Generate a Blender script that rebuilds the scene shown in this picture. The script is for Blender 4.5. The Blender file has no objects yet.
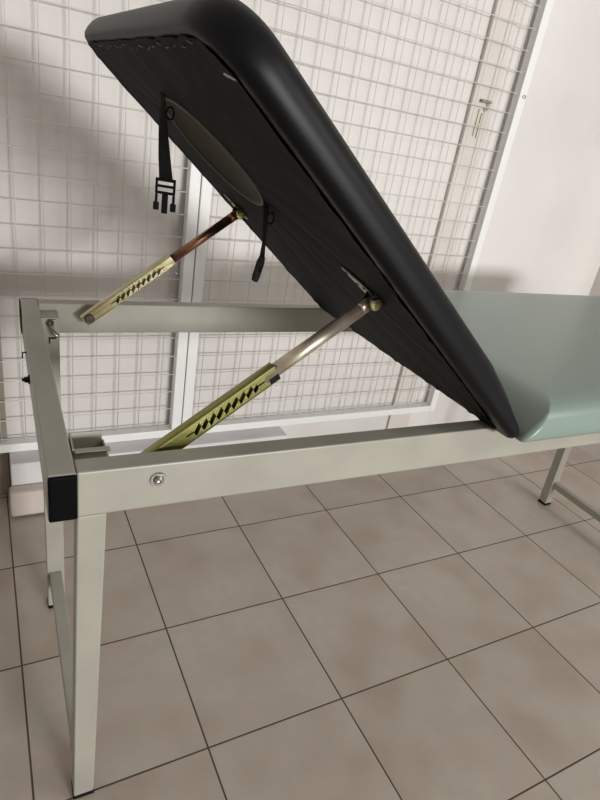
import bpy, bmesh, math, random
from mathutils import Vector, Matrix
random.seed(7)
sc = bpy.context.scene
C = sc.collection
# ------------------------------------------------------------------ helpers
def new_obj(name, bm, mat=None, parent=None, smooth=False, bevel=0, seg=2):
    me = bpy.data.meshes.new(name)
    bmesh.ops.recalc_face_normals(bm, faces=bm.faces[:])
    bm.to_mesh(me); bm.free()
    o = bpy.data.objects.new(name, me); C.objects.link(o)
    if mat:
        me.materials.append(mat)
    if parent:
        o.parent = parent
    if smooth:
        for p in me.polygons: p.use_smooth = True
    if bevel:
        b = o.modifiers.new('bevel', 'BEVEL'); b.width = bevel; b.segments = seg; b.limit_method = 'ANGLE'
        b.angle_limit = math.radians(35)
    return o

def box(bm, lo, hi, M=None):
    vs = []
    for z in (lo[2], hi[2]):
        for x, y in ((lo[0], lo[1]), (hi[0], lo[1]), (hi[0], hi[1]), (lo[0], hi[1])):
            p = Vector((x, y, z)); vs.append(bm.verts.new(M @ p if M else p))
    for f in ((3,2,1,0),(4,5,6,7),(0,1,5,4),(1,2,6,5),(2,3,7,6),(3,0,4,7)):
        bm.faces.new([vs[i] for i in f])

def hexa(bm, bot, top):
    vs = [bm.verts.new(p) for p in bot] + [bm.verts.new(p) for p in top]
    for f in ((3,2,1,0),(4,5,6,7),(0,1,5,4),(1,2,6,5),(2,3,7,6),(3,0,4,7)):
        bm.faces.new([vs[i] for i in f])

def frame_of(d):
    d = d.normalized()
    a = Vector((0,0,1)) if abs(d.z) < .9 else Vector((0,1,0))
    s = d.cross(a).normalized(); return s, s.cross(d)

def tube(bm, pts, r, n=10, cap=True):
    pts = [Vector(p) for p in pts]; rings = []
    for i, p in enumerate(pts):
        d = (pts[min(i+1, len(pts)-1)] - pts[max(i-1, 0)])
        s, t = frame_of(d)
        rr = r[i] if isinstance(r, (list, tuple)) else r
        rings.append([bm.verts.new(p + (s*math.cos(2*math.pi*k/n) + t*math.sin(2*math.pi*k/n))*rr) for k in range(n)])
    for a, b in zip(rings, rings[1:]):
        for k in range(n):
            bm.faces.new((a[k], a[(k+1) % n], b[(k+1) % n], b[k]))
    if cap:
        bm.faces.new(rings[0][::-1]); bm.faces.new(rings[-1])

def lathe(bm, prof, M, n=24):
    """prof: list of (radius, height) about local z"""
    rings = []
    for r, h in prof:
        if r < 1e-6: rings.append([bm.verts.new(M @ Vector((0,0,h)))])
        else: rings.append([bm.verts.new(M @ Vector((r*math.cos(2*math.pi*k/n), r*math.sin(2*math.pi*k/n), h))) for k in range(n)])
    for a, b in zip(rings, rings[1:]):
        for k in range(n):
            if len(a) == 1 and len(b) == 1: continue
            if len(a) == 1: bm.faces.new((a[0], b[(k+1) % n], b[k]))
            elif len(b) == 1: bm.faces.new((a[k], a[(k+1) % n], b[0]))
            else: bm.faces.new((a[k], a[(k+1) % n], b[(k+1) % n], b[k]))

# ------------------------------------------------------------------ materials
def srgb(c):
    return tuple(((x/255)/12.92 if x/255 <= .04045 else ((x/255+.055)/1.055)**2.4) for x in c) + (1,)

def mat(name, col, rough=.5, metal=0, spec=.5, noise=None, bump=None, coat=0, col2=None, sheen=0):
    m = bpy.data.materials.new(name); m.use_nodes = True
    nt = m.node_tree; N = nt.nodes; L = nt.links
    b = N['Principled BSDF']
    b.inputs['Base Color'].default_value = srgb(col)
    b.inputs['Roughness'].default_value = rough
    b.inputs['Metallic'].default_value = metal
    b.inputs['Specular IOR Level'].default_value = spec
    b.inputs['Coat Weight'].default_value = coat
    b.inputs['Sheen Weight'].default_value = sheen
    tc = N.new('ShaderNodeTexCoord')
    if col2 or noise:
        sc_, det = noise or (6, 4)
        nz = N.new('ShaderNodeTexNoise'); nz.inputs['Scale'].default_value = sc_; nz.inputs['Detail'].default_value = det
        L.new(tc.outputs['Object'], nz.inputs['Vector'])
        mx = N.new('ShaderNodeMix'); mx.data_type = 'RGBA'
        cr = N.new('ShaderNodeMapRange'); cr.inputs['From Min'].default_value = .35; cr.inputs['From Max'].default_value = .68
        L.new(nz.outputs['Fac'], cr.inputs['Value']); L.new(cr.outputs['Result'], mx.inputs['Factor'])
        mx.inputs['A'].default_value = srgb(col); mx.inputs['B'].default_value = srgb(col2 or tuple(c*.93 for c in col))
        L.new(mx.outputs['Result'], b.inputs['Base Color'])
    if bump:
        s, st, dist = bump
        nb = N.new('ShaderNodeTexNoise'); nb.inputs['Scale'].default_value = s; nb.inputs['Detail'].default_value = 5
        L.new(tc.outputs['Object'], nb.inputs['Vector'])
        bp = N.new('ShaderNodeBump'); bp.inputs['Strength'].default_value = st; bp.inputs['Distance'].default_value = dist
        L.new(nb.outputs['Fac'], bp.inputs['Height']); L.new(bp.outputs['Normal'], b.inputs['Normal'])
    return m

M = {}
M['paint'] = mat('cream_painted_steel', (166,163,151), .4, 0, .5, noise=(9,4), bump=(60,.05,.001))
M['plaster'] = mat('pinkish_white_plaster', (222,218,214), .85, 0, .3, noise=(1.6,5), bump=(30,.1,.002))
M['white_frame'] = mat('white_frame_paint', (232,232,230), .45)
M['wire'] = mat('white_coated_wire', (212,210,204), .45)
M['black_plastic'] = mat('black_plastic', (5,5,6), .6, 0, .2)
M['vinyl_black'] = mat('black_vinyl', (5,6,9), .45, 0, .24, noise=(8,3), bump=(18,.12,.004))
M['under'] = mat('charcoal_backing_fabric', (17,17,16), .75, 0, .18, noise=(14,6), bump=(22,.45,.005), col2=(12,12,12))
M['recess'] = mat('olive_grey_lining', (104,103,94), .6, 0, .4, noise=(7,3))
M['vinyl_green'] = mat('sage_green_vinyl', (130,145,138), .33, 0, .5, noise=(3,4), bump=(6,.12,.006), col2=(130,147,139))
M['zinc'] = mat('yellow_zinc_steel', (160,156,104), .3, 1, noise=(14,4), col2=(132,132,76))
M['zinc_pale'] = mat('pale_zinc_steel', (206,200,168), .34, 1, noise=(20,4), col2=(186,176,132))
M['tube_metal'] = mat('iridescent_plated_tube', (222,216,196), .36, .8, noise=(30,2), col2=(198,176,158))
M['tube_copper'] = mat('coppery_plated_tube', (172,130,108), .36, .95, noise=(25,2), col2=(128,92,76))
M['steel_grey'] = mat('grey_steel_plate', (176,172,162), .45, .7, noise=(40,4))
M['dark_steel'] = mat('dark_steel', (70,66,60), .5, .8)
M['steel'] = mat('bright_steel', (190,190,188), .25, 1)
M['webbing'] = mat('black_webbing', (12,12,12), .75, bump=(400,.4,.001))
M['dark_hole'] = mat('dark_slot', (16,15,13), .8)
M['block_white'] = mat('white_painted_ledge', (224,221,222), .7, noise=(5,4))
M['block_beige'] = mat('beige_plinth_plaster', (206,194,186), .8, noise=(5,5), bump=(20,.2,.002))
M['taupe'] = mat('taupe_painted_shade', (150,140,128), .8)  # shade on the wall, put into a flat colour
M['board'] = mat('offwhite_board', (214,207,202), .7, noise=(3,4))
M['rust'] = mat('rusty_metal', (110,88,66), .7, .3, noise=(60,4), col2=(160,150,130))
M['paper'] = mat('pale_brass', (196,188,168), .5, .2)

def floor_material():
    m = bpy.data.materials.new('mottled_floor_tiles'); m.use_nodes = True
    nt = m.node_tree; N = nt.nodes; L = nt.links; b = N['Principled BSDF']
    ge = N.new('ShaderNodeNewGeometry'); sp = N.new('ShaderNodeSeparateXYZ'); L.new(ge.outputs['Position'], sp.inputs[0])
    def mth(op, a, bb=None, c=None):
        n = N.new('ShaderNodeMath'); n.operation = op
        for i, v in enumerate((a, bb, c)):
            if v is None: continue
            if isinstance(v, (int, float)): n.inputs[i].default_value = v
            else: L.new(v, n.inputs[i])
        return n.outputs[0]
    ds = []; cells = []
    for ax in ('X', 'Y'):
        t = mth('DIVIDE', sp.outputs[ax], .33)
        r = mth('ROUND', t)
        ds.append(mth('MULTIPLY', mth('ABSOLUTE', mth('SUBTRACT', t, r)), .33))
        cells.append(mth('FLOOR', t))
    d = mth('MINIMUM', ds[0], ds[1])
    gm = N.new('ShaderNodeMapRange'); gm.inputs['From Min'].default_value = .0013; gm.inputs['From Max'].default_value = .0024
    L.new(d, gm.inputs['Value'])
    cv = N.new('ShaderNodeCombineXYZ'); L.new(cells[0], cv.inputs[0]); L.new(cells[1], cv.inputs[1])
    wn = N.new('ShaderNodeTexWhiteNoise'); wn.noise_dimensions = '3D'; L.new(cv.outputs[0], wn.inputs['Vector'])
    # each tile shifts the cloud pattern
    sc3 = N.new('ShaderNodeVectorMath'); sc3.operation = 'MULTIPLY_ADD'
    L.new(wn.outputs['Color'], sc3.inputs[0]); sc3.inputs[1].default_value = (9,9,9); L.new(ge.outputs['Position'], sc3.inputs[2])
    n1 = N.new('ShaderNodeTexNoise'); n1.inputs['Scale'].default_value = 6.5; n1.inputs['Detail'].default_value = 3; L.new(sc3.outputs[0], n1.inputs['Vector'])
    n2 = N.new('ShaderNodeTexNoise'); n2.inputs['Scale'].default_value = 26; n2.inputs['Detail'].default_value = 5; L.new(sc3.outputs[0], n2.inputs['Vector'])
    r1 = N.new('ShaderNodeValToRGB')
    e = r1.color_ramp.elements
    e[0].position = .36; e[0].color = srgb((182,173,161)); e[1].position = .66; e[1].color = srgb((172,157,144))
    k = e.new(.52); k.color = srgb((180,168,156))
    L.new(n1.outputs['Fac'], r1.inputs[0])
    mx = N.new('ShaderNodeMix'); mx.data_type = 'RGBA'; mx.blend_type = 'MULTIPLY'
    mr = N.new('ShaderNodeMapRange'); mr.inputs['From Min'].default_value = .3; mr.inputs['From Max'].default_value = .7
    mr.inputs['To Min'].default_value = .94; mr.inputs['To Max'].default_value = 1.05
    L.new(n2.outputs['Fac'], mr.inputs['Value'])
    mx.inputs['Factor'].default_value = 1; L.new(r1.outputs[0], mx.inputs['A']); L.new(mr.outputs[0], mx.inputs['B'])
    g = N.new('ShaderNodeMix'); g.data_type = 'RGBA'
    L.new(gm.outputs[0], g.inputs['Factor']); g.inputs['A'].default_value = srgb((74,62,52)); L.new(mx.outputs['Result'], g.inputs['B'])
    L.new(g.outputs['Result'], b.inputs['Base Color'])
    rr = N.new('ShaderNodeMapRange'); rr.inputs['To Min'].default_value = .8; rr.inputs['To Max'].default_value = .32
    L.new(gm.outputs[0], rr.inputs['Value']); L.new(rr.outputs[0], b.inputs['Roughness'])
    bp = N.new('ShaderNodeBump'); bp.inputs['Distance'].default_value = .002; bp.inputs['Strength'].default_value = .4
    L.new(gm.outputs[0], bp.inputs['Height']); L.new(bp.outputs[0], b.inputs['Normal'])
    return m
M['floor'] = floor_material()

# ------------------------------------------------------------------ the setting
def struct(name, parts, m, bevel=0):
    bm = bmesh.new()
    for lo, hi in parts: box(bm, lo, hi)
    o = new_obj(name, bm, m, bevel=bevel); o['kind'] = 'structure'; return o
WY = 1.032
struct('floor', [((-2.2,-3.2,-.05),(2.6,1.2,0))], M['floor'])
struct('wall_back', [((-2.2,WY,0),(2.6,WY+.1,2.7))], M['plaster'])
struct('wall_right', [((2.52,-.9,0),(2.62,WY,2.7))], M['plaster'])
struct('ceiling', [((-2.2,-2.4,2.7),(2.6,1.2,2.8))], M['plaster'])
struct('wall_left', [((-1.3,-3.2,0),(-1.2,1.2,2.7))], M['plaster'])
struct('wall_front_blocker', [((-1.3,-2.5,0),(.1,-2.4,2.7))], M['plaster'])  # unseen partial wall, added to block ambient light from behind left
struct('trim_1', [((.014,.915,0),(.935,WY-.001,.166))], M['block_white'], .004)
struct('trim_2', [((.006,.868,.008),(.56,.9145,.094))], M['block_beige'], .008)
struct('shade_strip', [((-.09,1.010,0),(.012,WY-.001,.66))], M['taupe'], .003)  # added strip, its taupe imitates the dark band of wall in shade
struct('trim_4', [((1.49,1.018,0),(1.60,WY-.001,2.6))], M['board'], .003)

def tagged(o, label, cat, group=None):
    o['label'] = label; o['category'] = cat
    if group: o['group'] = group

def empty(name, loc=(0,0,0), rz=0):
    o = bpy.data.objects.new(name, None); C.objects.link(o)
    o.location = loc; o.rotation_euler = (0,0,rz); o.empty_display_size = .1; return o

# ------------------------------------------------------------------ wire mesh panels
ZR = [1.483 - .0638*k for k in range(-9, 21)]
YW = 1.0
def mesh_panel(x0, x1, cols, zb, label, tw=.033):
    t = empty('wire_mesh_panel', ((x0+x1)/2, YW, .1661))
    tagged(t, label, 'panel', None)
    ox, oz = (x0+x1)/2, .1661
    def P(x, y, z): return Vector((x-ox, y-YW, z-oz))
    ztop = 2.08
    for (a, b) in (((x0, .1665), (x0+tw, ztop)), ((x1-tw, .1665), (x1, ztop))):
        bm = bmesh.new(); box(bm, P(a[0], .984, a[1]), P(b[0], 1.016, b[1]))
        new_obj('side_post', bm, M['white_frame'], t, bevel=.0025)
    bm = bmesh.new(); box(bm, P(x0+tw, .984, zb), P(x1-tw, 1.016, zb+.028)); new_obj('bottom_rail', bm, M['white_frame'], t, bevel=.0025)
    bm = bmesh.new(); box(bm, P(x0+tw, .984, ztop-.033), P(x1-tw, 1.016, ztop)); new_obj('top_rail', bm, M['white_frame'], t, bevel=.0025)
    bm = bmesh.new()
    for x in cols:
        tube(bm, [P(x, YW, zb+.020), P(x, YW, ztop-.02)], .0015, 6)
    for z in ZR:
        if z < zb+.04: continue
        tube(bm, [P(x0+tw-.004, YW-.003, z), P(x1-tw+.004, YW-.003, z)], .0015, 6)
    new_obj('wire_grid', bm, M['wire'], t, smooth=True)
    return t, P
t1, P1_ = mesh_panel(-.56, .546, [.0635+.068*k for k in range(-8, 7)], .1665,
    'white framed wire mesh panel on the left, mostly behind the black tilted head section')
t2, P2_ = mesh_panel(.549, 1.700, [.608+.068*k for k in range(0, 16)], .1665,
    'white framed wire mesh panel on the right, its edge beside the bare wall')
# screw heads
bm = bmesh.new(); lathe(bm, [(0,-.004),(.0045,-.003),(.006,0),(.006,.002)], Matrix.Translation(P2_(1.687,.983,1.413)) @ Matrix.Rotation(0,4,'X') @ Matrix.Rotation(-math.pi/2,4,'X') @ Matrix.Scale(-1,4,(0,0,1)))
new_obj('screw', bm, M['dark_hole'], t2)
bm = bmesh.new(); lathe(bm, [(0,.005),(.004,.004),(.006,0),(.006,-.002)], Matrix.Translation(P1_(.497,1.0,.735)) @ Matrix.Rotation(math.pi/2,4,'X'))
new_obj('screw', bm, M['steel'], t1)

# latch on the board
t = empty('door_latch', (1.545, 1.0165, 1.278)); tagged(t, 'small rusty latch hanging on the off-white board behind the right mesh', 'latch')
bm = bmesh.new(); box(bm, (-.022,-.012,.092), (.026,.001,.101)); new_obj('bolt_plate', bm, M['rust'], t, bevel=.001)
bm = bmesh.new()
tube(bm, [(.018,-.006,.09),(.020,-.006,.075),(.010,-.006,.068),(.002,-.005,.078)], .0022, 8)
new_obj('hook', bm, M['paper'], t, smooth=True)
bm = bmesh.new()
box(bm, (-.016,-.004,-.015), (-.010,.001,.07)); box(bm, (.000,-.004,-.02), (.006,.001,.06)); box(bm,(-.016,-.003,.02),(.006,.001,.027))
new_obj('hanging_strip', bm, M['paper'], t, bevel=.001)

# ------------------------------------------------------------------ examination couch
TH = -.01946878
couch = empty('examination_couch', (.0319934,-.0863118,0), TH)
tagged(couch, 'cream steel examination couch with raised black head section and sage green mattress', 'examination couch')
H = .7814; RH = .0645; RW = .032; W0 = .634; W1 = .666; UL = 1.96
def part(name, parts, m, bevel=.0022, parent=couch):
    bm = bmesh.new()
    for lo, hi in parts: box(bm, lo, hi)
    return new_obj(name, bm, m, parent, bevel=bevel)
nr = part('side_rail', [((RW+.0006,0,H-RH),(UL-RW,RW,H))], M['paint'])
fr = part('side_rail', [((RW+.0006,W0,H-RH),(UL-RW,W1,H))], M['paint'])
cr = part('end_rail', [((0,0,H-RH),(RW,W1,H))], M['paint'])
er = part('end_rail', [((UL-RW+.0006,0,H-RH),(UL,W1,H))], M['paint'])
def end_cap(parent, cy, s):
    bm = bmesh.new(); box(bm, (.0005, min(cy,cy+s*.005), H-RH+.0005), (RW+.001, max(cy,cy+s*.005), H-.0005))
    return new_obj('end_cap', bm, M['black_plastic'], parent, bevel=.004, seg=3)
end_cap(cr, 0, -1); end_cap(cr, W1, 1); end_cap(er, 0, -1); end_cap(er, W1, 1)
bm = bmesh.new(); box(bm, (-.0022, W1-.062, H-RH+.01), (-.0002, W1+.002, H-.001)); new_obj('edge_strip', bm, M['black_plastic'], cr)

def screw_head(parent, loc, axis, r=.0105, name='bolt'):
    bm = bmesh.new()
    q = Vector((0,0,1)).rotation_difference(Vector(axis)).to_matrix().to_4x4()
    lathe(bm, [(r*1.0,0),(r*1.0,.0015),(r*.93,.0028),(r*.66,.0028),(r*.62,.0022),(r*.60,.0055),(r*.40,.0078),(r*.30,.0078),(r*.26,.0048),(0,.0045)], Matrix.Translation(loc) @ q, 28)
    return new_obj(name, bm, M['steel'], parent, smooth=False)
screw_head(nr, (.129,0,.7597), (0,-1,0))
bm = bmesh.new()
lathe(bm, [(.008,0),(.008,.003),(.0055,.003),(.0055,.008),(.003,.0085),(.003,.012),(0,.012)], Matrix.Translation((0,.345,.745)) @ Matrix.Rotation(-math.pi/2,4,'Y'), 6)
new_obj('bolt_end', bm, M['dark_hole'], cr)
bm = bmesh.new(); tube(bm, [(0,.445,.752),(-.006,.445,.752),(-.007,.443,.742)], .0018, 6)
new_obj('wire_hook', bm, M['dark_hole'], cr)

# legs
def leg(ut, u2, vt, v2, zt, uf, uf2, vf, vf2, name='leg'):
    bm = bmesh.new()
    hexa(bm, [Vector((uf,vf,.009)),Vector((uf2,vf,.009)),Vector((uf2,vf2,.009)),Vector((uf,vf2,.009))],
             [Vector((ut,vt,zt)),Vector((u2,vt,zt)),Vector((u2,v2,zt)),Vector((ut,v2,zt))])
    o = new_obj(name, bm, M['paint'], couch, bevel=.002)
    bm = bmesh.new(); box(bm, (uf-.001,vf-.001,.0), (uf2+.001,vf2+.001,.0105))
    new_obj('foot_cap', bm, M['black_plastic'], o, bevel=.002)
    return o
ZB = H-RH-.0005
l1 = leg(.0325,.0675,.0008,.0335,ZB, .0325,.0675,.083,.116)
l2 = leg(.028,.069,.602,.634,H-.014, .028,.067,.570,.602)
l3 = leg(1.848,1.885,.602,.634,ZB, 1.846,1.882,.575,.608)
l4 = leg(1.848,1.885,.0008,.0335,ZB, 1.846,1.882,.083,.116)
part('stretcher', [((.033,.118,.088),(.060,.575,.115))], M['paint'])
part('stretcher', [((1.854,.118,.083),(1.876,.578,.108))], M['paint'])

# folding brackets at the tops of the left legs
def bracket(v0, v1, nm, mirror=False):
    bm = bmesh.new()
    z0, z1 = H-.060, H-.001
    box(bm, (.0335, v0, z0), (.078, v1, z0+.003))
    box(bm, (.0335, v0, z0+.003), (.0360, v1, z1))
    box(bm, (.0755, v0, z0+.003), (.078, v1, z1-.014))
    box(bm, (.036, v1-.0025, z0+.003), (.0755, v1, z1))
    box(bm, (.036, v0, z0+.003), (.0755, v0+.0025, z1-.004))
    box(bm, (.036, v0-.006, z1-.004), (.079, v0+.004, z1-.0015))
    o = new_obj(nm, bm, M['paint'], couch, bevel=.0008)
    bm = bmesh.new(); q = Matrix.Translation((.056,(v0+v1)/2,z0+.003))
    lathe(bm, [(.011,0),(.011,.002),(.0075,.002),(.0075,.009),(.004,.011),(.004,.018),(0,.019)], q, 6)
    new_obj('nut', bm, M['steel'], o)
    return o
bracket(.056, .099, 'leg_bracket')
# far bracket with wing bolt, on the leg's inner face
bm = bmesh.new()
box(bm, (.034,.5985,.700), (.066,.6012,.764)); box(bm, (.034,.588,.764), (.068,.6012,.7665))
o = new_obj('leg_bracket', bm, M['paint'], couch, bevel=.0008)
bm = bmesh.new()
lathe(bm, [(.008,0),(.008,.002),(.0045,.002),(.0045,.010),(0,.011)], Matrix.Translation((.051,.5985,.752)) @ Matrix.Rotation(math.pi/2,4,'X'), 16)
tube(bm, [(.051,.588,.752),(.055,.582,.742),(.061,.578,.733),(.066,.577,.731)], [.0035,.004,.0048,.0035], 10)
new_obj('wing_bolt', bm, M['steel'], o, smooth=True)
bm = bmesh.new()
box(bm, (.046,.5978,.768-.0085), (.062,.5984,.7635)); new_obj('slot', bm, M['dark_hole'], o)
bm = bmesh.new(); box(bm, (.048,.5975,.718), (.062,.5984,.7215)); box(bm,(.048,.5975,.708),(.0505,.5984,.7185))
new_obj('slot', bm, M['dark_hole'], o)
bm = bmesh.new()
prof = [(.046,.680),(.055,.684),(.066,.682),(.058,.677)]
hexa(bm, [Vector((x,.6005,z)) for x,z in prof], [Vector((x,.5998,z)) for x,z in prof])
new_obj('slot', bm, M['dark_hole'], l2); bm = bmesh.new()
prof = [(.053,.672),(.061,.667),(.0625,.645),(.0595,.642)]
hexa(bm, [Vector((x,.6002,z)) for x,z in prof], [Vector((x,.5994,z)) for x,z in prof])
new_obj('slot', bm, M['dark_hole'], l2)

# ---------------- mattress (fixed section)
def rrect(x0, x1, y0, y1, r, n=8, m=10, r0=None):
    """rounded rectangle outline, counter-clockwise, straight edges subdivided m times"""
    r = max(r, .001); out = []; s_ = max(.001, r if r0 is None else r0)
    cs = [((x1-r,y0+r),-90,r),((x1-r,y1-r),0,r),((x0+s_,y1-s_),90,s_),((x0+s_,y0+s_),180,s_)]
    for i, ((cx,cy),a0,rr) in enumerate(cs):
        for k in range(n+1):
            a = math.radians(a0+90*k/n); out.append((cx+rr*math.cos(a), cy+rr*math.sin(a)))
        (nx,ny),na,rr = cs[(i+1)%4]
        p = out[-1]; q = (nx+rr*math.cos(math.radians(na)), ny+rr*math.sin(math.radians(na)))
        for k in range(1, m): out.append((p[0]+(q[0]-p[0])*k/m, p[1]+(q[1]-p[1])*k/m))
    return out
def cushion(x0, x1, y0, y1, prof, rc, tf, name, m_, parent, bottom=True, crown=.006, ax=1.0, rc0=None):
    R0 = lambda o_: None if rc0 is None else rc0+o_
    bm = bmesh.new(); rings = []
    for o_, d in prof:
        pts = rrect(x0-o_*ax, x1+o_*ax, y0-o_, y1+o_, rc+o_, r0=R0(o_))
        rings.append([bm.verts.new(tf(a, b, d)) for a, b in pts])
    n = len(rings[0])
    for a, b in zip(rings, rings[1:]):
        for k in range(n): bm.faces.new((a[k], a[(k+1)%n], b[(k+1)%n], b[k]))
    # top, shrinking rings to the middle with a soft crown
    cx, cy = (x0+x1)/2, (y0+y1)/2
    base = rrect(x0-prof[-1][0]*ax, x1+prof[-1][0]*ax, y0-prof[-1][0], y1+prof[-1][0], rc+prof[-1][0], r0=R0(prof[-1][0])); last = rings[-1]; dl = prof[-1][1]
    for s in (.92,.75,.5,.2):
        ring = [bm.verts.new(tf(cx+(a-cx)*s, cy+(b-cy)*s, dl+crown*(1-s*s))) for a, b in base]
        for k in range(n): bm.faces.new((last[k], last[(k+1)%n], ring[(k+1)%n], ring[k]))
        last = ring
    bm.faces.new(last)
    if bottom: bm.faces.new(rings[0][::-1])
    return new_obj(name, bm, m_, parent, smooth=True)
prof = [(-.012,0),(.001,-.001),(.0055,.0015),(.008,.007),(.009,.018),(.008,.030),(.004,.041),(-.004,.050),(-.018,.057),(-.045,.061)]
cushion(.716, 1.955, -.050, .668, prof, .004, lambda a,b,d: Vector((a+.85*d*max(0,1-(a-.716)/.15),b,H+.0008+d)), 'mattress', M['vinyl_green'], couch)

# ---------------- backrest (raised section)
UH, AL, LN, LF, VN, VF = .7000, .6933, .7297, .7543, -.0169, .6288
ca, sa = math.cos(AL), math.sin(AL)
def S(l, v, d=0):
    return Vector((UH - l*ca + d*sa, v, H + .001 + l*sa + d*ca))
LM = (LN+LF)/2
def SB(l, v, d):
    l2_ = l*(1 + (LF-LN)/LM*((v-VN)/(VF-VN)-.5))
    return S(l2_, v, d)
prof_b = [(-.006,.0),(.008,-.0012),(.017,.0),(.0225,.005),(.0252,.013),(.0255,.023),(.0225,.034),(.0155,.0425),(.006,.0495),(-.008,.0545),(-.030,.057)]
def SBT(l, v, d):   # padding thins out towards the hinge
    w = max(0, min(1, l/.13)); w = w*w*(3-2*w)
    return SB(l, v - .008*(1-w)*(1 if v < VN else 0), d*(.55+.45*w))
backrest = cushion(.003, LM-.004, VN, VF, prof_b, .055, SBT, 'backrest', M['vinyl_black'], couch, bottom=False, crown=.004, ax=.68, rc0=.008)
# underside fabric with the face hole cut out of it and a recessed lining
HC = (.540,.352); HA, HB = .104, .108
def underside():
    bm = bmesh.new(); out = rrect(.008, LM-.003, VN+.003, VF-.003, .045, 8, 40, r0=.008)
    n = len(out); outer = []
    for i, (a, b) in enumerate(out):
        low = 1 + .9*max(0, 1-a/.3)
        outer.append(bm.verts.new(SB(a+random.uniform(-.0016,.0016)*low, b+random.uniform(-.0016,.0016)*low, -.0022+random.uniform(-.0014,.0010)*low)))
    # matching ellipse samples by angle from the hole centre
    ell = []
    for a, b in out:
        th = math.atan2((b-HC[1])/HB, (a-HC[0])/HA)
        ell.append((HC[0]+HA*math.cos(th), HC[1]+HB*math.sin(th)))
    prev = outer
    for s in (.06,.25,.5,.75,.93,1.0):
        ring = []
        for (a,b),(c,d) in zip(out, ell):
            w = 0 if s in (1.0,) else math.sin(a*31+b*17)*.0006+math.sin(a*73-b*41)*.0004
            ring.append(bm.verts.new(SB(a+(c-a)*s, b+(d-b)*s, -.0015+w)))
        for k in range(n): bm.faces.new((prev[k], prev[(k+1)%n], ring[(k+1)%n], ring[k]))
        prev = ring
    return new_obj('underside_fabric', bm, M['under'], backrest, smooth=True)
underside()
bm = bmesh.new(); NR = 64; prev = None
for k_, (s, d) in enumerate([(1.0,-.0015),(1.0,.006),(.99,.016),(.93,.022),(.7,.026),(.4,.027)]):
    ring = [bm.verts.new(SB(HC[0]+HA*s*math.cos(2*math.pi*k/NR), HC[1]+HB*s*math.sin(2*math.pi*k/NR), d)) for k in range(NR)]
    if prev:
        for k in range(NR): bm.faces.new((prev[k], prev[(k+1)%NR], ring[(k+1)%NR], ring[k]))
    prev = ring
bm.faces.new(prev)
o = new_obj('face_hole_lining', bm, M['recess'], backrest, smooth=True)
bm = bmesh.new()
tube(bm, [SB(HC[0]+HA*math.cos(2*math.pi*k/NR), HC[1]+HB*math.sin(2*math.pi*k/NR), -.0025) for k in range(NR+1)], .0022, 8, False)
new_obj('face_hole_piping', bm, M['recess'], backrest, smooth=True)

# staples and frayed fabric along the head end and near edge
m_st = mat('dull_staple', (120,118,110), .5, .6)
for k in range(17):
    v = .03 + .030*k + random.uniform(-.006,.006); l = LM-.012+random.uniform(-.003,.002)
    bm = bmesh.new()
    tube(bm, [SB(l,v,0), SB(l,v,-.0035), SB(l+random.uniform(-.004,.004), v+.007+random.uniform(-.002,.004), -.0035), SB(l,v+.009,0)], .0006, 5)
    new_obj('staple', bm, m_st, backrest)
# torn scrap near the head corner
bm = bmesh.new()
a = [bm.verts.new(SB(l,v,d)) for l,v,d in ((.690,-.012,-.0025),(.698,-.004,-.006),(.703,-.010,-.008),(.694,-.017,-.005))]
bm.faces.new(a); o = new_obj('torn_scrap', bm, mat('grey_torn_padding', (128,124,116), .9), backrest)
sm = o.modifiers.new('s','SOLIDIFY'); sm.thickness = .0015

# ---------------- straps and buckles
def ribbon(name, cent, wdir, widths, m_, parent, th=.0014):
    bm = bmesh.new(); rows = []
    for i, (c, w) in enumerate(zip(cent, widths)):
        wd = (wdir[i] if isinstance(wdir, list) else wdir).normalized()
        rows.append([bm.verts.new(Vector(c)+wd*(w*(k/4-.5))) for k in range(5)])
    for a, b in zip(rows, rows[1:]):
        for k in range(4): bm.faces.new((a[k], a[k+1], b[k+1], b[k]))
    o = new_obj(name, bm, m_, parent, smooth=True)
    s = o.modifiers.new('solid','SOLIDIFY'); s.thickness = th; s.offset = 0
    return o
def loc(x, y, z):  # world -> couch space
    dx, dy = x-.0319934, y+.0863118
    c, s = math.cos(-TH), math.sin(-TH)
    return Vector((c*dx-s*dy, s*dx+c*dy, z))
A = S(.655,.3515,-.002); fx = Vector((.93,-.37,0))  # faces the near side
zb = 1.079
cent = [A+Vector((0,0,.004)), A+Vector((.001,0,-.012)), A+Vector((.003,-.001,-.045)), A+Vector((.007,-.002,-.085)), Vector((A.x+.011,A.y-.004,zb+.002))]
st = ribbon('strap', cent, [Vector((.5,-.86,0)), Vector((.6,-.8,0)), Vector((.8,-.6,0)), fx, fx], [.007,.009,.014,.018,.021], M['webbing'], backrest)
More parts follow.
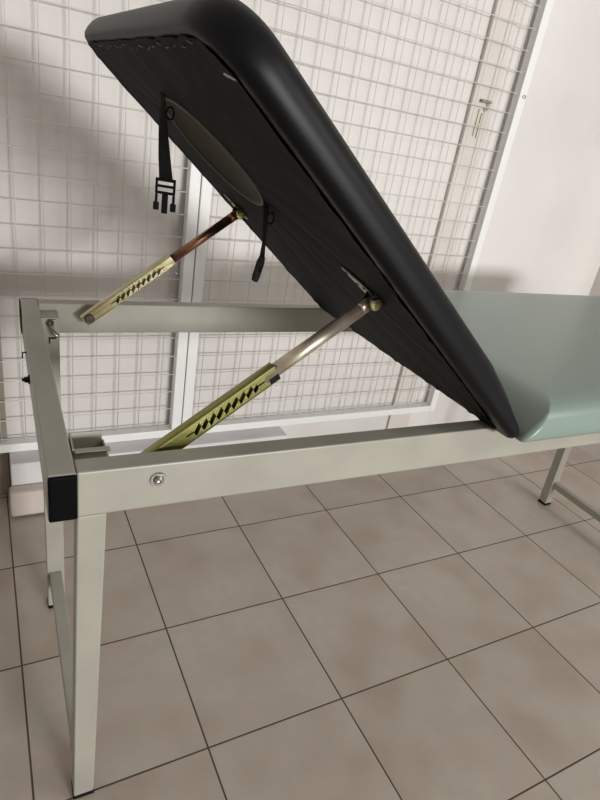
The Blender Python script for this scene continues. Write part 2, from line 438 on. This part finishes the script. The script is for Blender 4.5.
def buckle_male(parent, top):
    bm = bmesh.new()
    up = Vector((0,0,1)); nrm = fx.cross(up)
    R3 = Matrix((fx.normalized(), nrm.normalized(), up)).transposed().to_4x4(); T = Matrix.Translation(top) @ R3 @ Matrix.Scale(.70,4)
    w = .0225
    box(bm, (-w,-.003,-.030), (-w+.0055,.003,.004), T); box(bm, (w-.0055,-.003,-.030), (w,.003,.004), T)
    box(bm, (-w,-.003,-.003), (w,.003,.004), T); box(bm, (-w,-.003,-.016), (w,.003,-.010), T); box(bm, (-w,-.003,-.030), (w,.003,-.024), T)
    for sx in (-1, 1):   # side prongs with barbed tips
        xs = sorted((sx*(w-.001), sx*(w-.0055)))
        xs = (xs[0]-.0008, xs[1]+.0008)
        box(bm, (xs[0],-.0025,-.052), (xs[1],.0025,-.030), T)
        xs = sorted((sx*(w+.003), sx*(w-.010)))
        box(bm, (xs[0],-.003,-.066), (xs[1],.003,-.048), T)
    box(bm, (-.007,-.0025,-.072), (.007,.0025,-.030), T)
    return new_obj('buckle', bm, M['black_plastic'], parent, bevel=.0014)
buckle_male(backrest, Vector((A.x+.011,A.y-.004,zb)))
# ring beside the strap
def ring(l, v, parent):
    bm = bmesh.new(); c = S(l, v, -.010)
    tube(bm, [c+Vector((.006*math.cos(a*math.pi/8), 0, .009*math.sin(a*math.pi/8))) for a in range(17)], .0014, 6, False)
    return new_obj('strap_ring', bm, M['black_plastic'], parent, smooth=True)
ring(.625,.372,backrest); ring(.424,.292,backrest)
B = S(.4527,.2788,-.002); ex = Vector((.9,.45,0)); gx = Vector((.9,-.4,0))
cent = [B+Vector((0,0,.004)), B+Vector((.003,0,-.03)), B+Vector((.005,0,-.06)), Vector((B.x+.005,B.y,B.z-.088))]
ribbon('strap', cent, [gx, gx, gx, gx], [.010,.008,.006,.009], M['webbing'], backrest, .003)
def buckle_female(parent, top):
    bm = bmesh.new()
    R3 = Matrix.Rotation(math.radians(12), 4, 'Y'); T = Matrix.Translation(top) @ R3 @ Matrix.Scale(.62,4,(1,0,0))
    out = [(-.005,.004),(.005,.004),(.0085,-.006),(.0085,-.032),(.006,-.040),(-.006,-.040),(-.0085,-.032),(-.0085,-.006)]
    inn = [(-.0015,-.012),(.0015,-.012),(.0026,-.0135),(.0026,-.021),(.0015,-.0225),(-.0015,-.0225),(-.0026,-.021),(-.0026,-.0135)]
    rows = []
    for y in (-.005,.005):
        rows.append(([bm.verts.new(T @ Vector((a,y,b))) for a,b in out], [bm.verts.new(T @ Vector((a,y,b))) for a,b in inn]))
    for k in range(8):
        j = (k+1)%8
        bm.faces.new((rows[0][0][k],rows[0][0][j],rows[0][1][j],rows[0][1][k]))
        bm.faces.new((rows[1][0][k],rows[1][1][k],rows[1][1][j],rows[1][0][j]))
        bm.faces.new((rows[0][0][k],rows[1][0][k],rows[1][0][j],rows[0][0][j]))
        bm.faces.new((rows[0][1][k],rows[0][1][j],rows[1][1][j],rows[1][1][k]))
    return new_obj('buckle', bm, M['black_plastic'], parent, bevel=.001)
buckle_female(backrest, Vector((B.x+.005,B.y,B.z-.088)))

# ---------------- ratchet support struts
def strut(P0, P1, chan_len, mch, mtube, tr, seethrough, name='support_strut'):
    P0, P1 = Vector(P0), Vector(P1); ax = (P1-P0).normalized(); Ltot = (P1-P0).length
    side = Vector((0,1,0)); side = (side - ax*side.dot(ax)).normalized(); up = side.cross(ax).normalized()
    if up.z < 0: up = -up
    T = Matrix((ax, side, up)).transposed().to_4x4(); T = Matrix.Translation(P0) @ T
    hw, th = .0132, .0088       # half width, half thickness
    bm = bmesh.new()
    a0, a1 = -.012, chan_len
    s0, s1 = .055, chan_len-.022    # slot extent
    nT = 9; per = (s1-s0-.02)/nT
    top, bot, xs = [], [], []
    def prof(s):
        # slanted lozenge slot: sawtooth edges
        if s <= s0 or s >= s1: return 0, 0
        if s < s0+.012 : return .0012, -.0012
        if s > s1-.012: return .0012, -.0012
        ph = ((s-s0-.012)/per) % 1
        t = -.0010 + .0090*ph
        b = -.0088 + .0090*ph
        return t, b
    N_ = 200
    ss = sorted([a0, a1, s0, s1] + [s0+(s1-s0)*i/N_ for i in range(1, N_)])
    # cross-section: flat faces with folded rounded edges
    def half(sgn):
        rows = []
        for s in ss:
            t, b = prof(s)
            if sgn > 0 and t > b: t, b = (.0090, -.0090) if seethrough else (0, 0)
            rows.append((s, t, b))
        prev = None
        for s, t, b in rows:
            cur = (bm.verts.new(T @ Vector((s, sgn*th, hw*.72))), bm.verts.new(T @ Vector((s, sgn*th, t))),
                   bm.verts.new(T @ Vector((s, sgn*th, b))), bm.verts.new(T @ Vector((s, sgn*th, -hw*.72))))
            if prev:
                bm.faces.new((prev[0],cur[0],cur[1],prev[1])); bm.faces.new((prev[2],cur[2],cur[3],prev[3]))
                if not (s > s0+1e-6 and s <= s1+1e-6):
                    bm.faces.new((prev[1],cur[1],cur[2],prev[2]))
            prev = cur
    half(-1); half(1)
    for sg in (1,-1):       # rounded long edges
        prev = None
        for k in range(9):
            a = math.pi*k/8 - math.pi/2
            y = th*math.sin(a); z = sg*(hw*.72 + hw*.28*math.cos(a))
            cur = (bm.verts.new(T @ Vector((a0,y,z))), bm.verts.new(T @ Vector((a1,y,z))))
            if prev: bm.faces.new((prev[0],prev[1],cur[1],cur[0]))
            prev = cur
    bmesh.ops.remove_doubles(bm, verts=bm.verts[:], dist=1e-6)
    o = new_obj(name, bm, mch, couch)
    sm = o.modifiers.new('solid','SOLIDIFY'); sm.thickness = .0014; sm.offset = -1
    bm = bmesh.new()
    tube(bm, [T @ Vector((chan_len-.02,0,0)), T @ Vector((Ltot-.022,0,0))], tr, 28)
    # flattened eye at the end
    box(bm, (Ltot-.024,-.0045,-.0085), (Ltot-.004,.0045,.0085), T)
    tb = new_obj('inner_tube', bm, mtube, o, bevel=0)
    for p in tb.data.polygons:
        p.use_smooth = len(p.vertices) == 4 and p.area > 1e-4
    bm = bmesh.new()
    box(bm, (chan_len-.016,-th-.0012,-.0105), (chan_len+.0006,th-.002,-.0005), T)
    if chan_len < .212: new_obj('bushing', bm, M['black_plastic'], o, bevel=.001)
    else: bm.free()
    bm = bmesh.new()
    lathe(bm, [(0,-.0105),(.004,-.0105),(.004,-.0125),(.0085,-.0125),(.0105,-.0105),(.0105,-.0065),(.006,-.006),(.006,.010),(0,.010)], Matrix.Translation(P0) @ Matrix.Rotation(-math.pi/2,4,'X'), 20)
    new_obj('pivot_bolt', bm, M['dark_steel'], o)
    return o, T, Ltot
PN, PF = S(.311,.084,-.012), S(.3655,.558,-.009)
sn, Tn, Ln = strut((.129,.048,.760), PN, .209, M['zinc'], M['tube_metal'], .0100, False)
sf, Tf, Lf_ = strut((.127,.605,.763), PF, .214, M['zinc_pale'], M['tube_copper'], .0092, False)

# brackets that hold the strut tops to the backrest
def mount(tri, pl, pv, pd, m_):
    bm = bmesh.new()
    a = [bm.verts.new(S(l, v, -.0026)) for l, v in tri]; b = [bm.verts.new(S(l, v, -.0044)) for l, v in tri]
    bm.faces.new(a); bm.faces.new(b[::-1]); n = len(tri)
    for k in range(n): bm.faces.new((a[k],b[k],b[(k+1)%n],a[(k+1)%n]))
    o = new_obj('strut_bracket', bm, m_, backrest)
    for sy in (-.0115, .0095):   # cheeks of the clevis
        bm = bmesh.new(); rs = []
        for y in (sy, sy+.002):
            rs.append([bm.verts.new(S(pl+x, pv+y, d)) for x,d in ((-.014,-.002),(.012,-.002),(.009,pd-.003),(.004,pd-.008),(-.004,pd-.008),(-.009,pd-.003))])
        bm.faces.new(rs[0]); bm.faces.new(rs[1][::-1])
        for k in range(6): bm.faces.new((rs[0][k],rs[1][k],rs[1][(k+1)%6],rs[0][(k+1)%6]))
        new_obj('bracket_cheek', bm, M['dark_steel'], backrest)
    return o
mount([(.300,.096),(.311,.112),(.322,.118),(.359,.133),(.361,.129),(.340,.100),(.326,.090),(.305,.084)], .311,.084,-.012, M['steel_grey'])
mount([(.345,.545),(.345,.572),(.375,.574),(.412,.566),(.412,.556),(.375,.545)], .3655,.558,-.009, M['zinc'])
def pin(l, v, d, parent, mm):
    bm = bmesh.new()
    lathe(bm, [(0,.0165),(.0035,.0165),(.004,.0158),(.0085,.0155),(.0092,.014),(.0092,.012),(.0045,.0115),(.0045,-.015),(0,-.015)], Matrix.Translation(S(l, v, d)) @ Matrix.Rotation(math.pi/2,4,'X'), 20)
    new_obj('pivot_bolt', bm, mm, parent)
pin(.311,.084,-.012, sn, M['zinc_pale']); pin(.3655,.558,-.009, sf, M['zinc'])
n_ = (S(0,0,-1)-S(0,0,0)).normalized(); q = Vector((0,0,1)).rotation_difference(n_).to_matrix().to_4x4()
for (l, v) in ((.331,.113),(.327,.099),(.351,.126),(.392,.561)):
    bm = bmesh.new()
    lathe(bm, [(.0030,0),(.0025,.0008),(0,.001)], Matrix.Translation(S(l,v,-.0044)) @ q, 12)
    new_obj('bracket_screw', bm, M['dark_hole'], backrest)

# ------------------------------------------------------------------ camera
Rr = ((0.879336133345625,-0.44880656211052655,0.1591874190986693),
      (-0.06610654473334271,-0.44609648583233685,-0.8925401111835024),
      (0.4715908070946505,0.7743194399823438,-0.42193781002565567))
cam = bpy.data.cameras.new('camera'); co = bpy.data.objects.new('camera', cam); C.objects.link(co)
r, d, f = (Vector(x) for x in Rr)
mw = Matrix((r, -d, -f)).transposed().to_4x4()
mw.translation = Vector((-0.014853910595742297,-0.6840234667570666,1.1822955172485214))
co.matrix_world = mw
cam.sensor_fit = 'HORIZONTAL'; cam.sensor_width = 36; cam.lens = 569.6752*36/600; cam.clip_start = .02
sc.camera = co

# ------------------------------------------------------------------ light
def area(name, loc_, target, sx, sy, e, col=(1,1,1)):
    l = bpy.data.lights.new(name, 'AREA'); l.shape = 'RECTANGLE'; l.size = sx; l.size_y = sy; l.energy = e; l.color = col
    o = bpy.data.objects.new(name, l); C.objects.link(o); o.location = loc_
    o.rotation_euler = (Vector(target)-Vector(loc_)).to_track_quat('-Z','Y').to_euler(); return o
area('window_daylight', (1.9,-6.0,1.5), (.35,.4,1.0), 1.9, .8, 332, (1,.992,.98))
area('side_fill_light', (2.35,-1.6,2.3), (1.5,.0,.0), .9, .8, 17, (1,.99,.97))  # added fill light to brighten the right-hand floor, no known window
w = bpy.data.worlds.new('world'); sc.world = w; w.use_nodes = True
bg = w.node_tree.nodes['Background']; bg.inputs[0].default_value = (.98,.985,.94,1); bg.inputs[1].default_value = .29
sc.view_settings.view_transform = 'Standard'; sc.view_settings.look = 'None'
sc.view_settings.gamma = 1; sc.view_settings.exposure = 0; sc.view_settings.use_curve_mapping = False
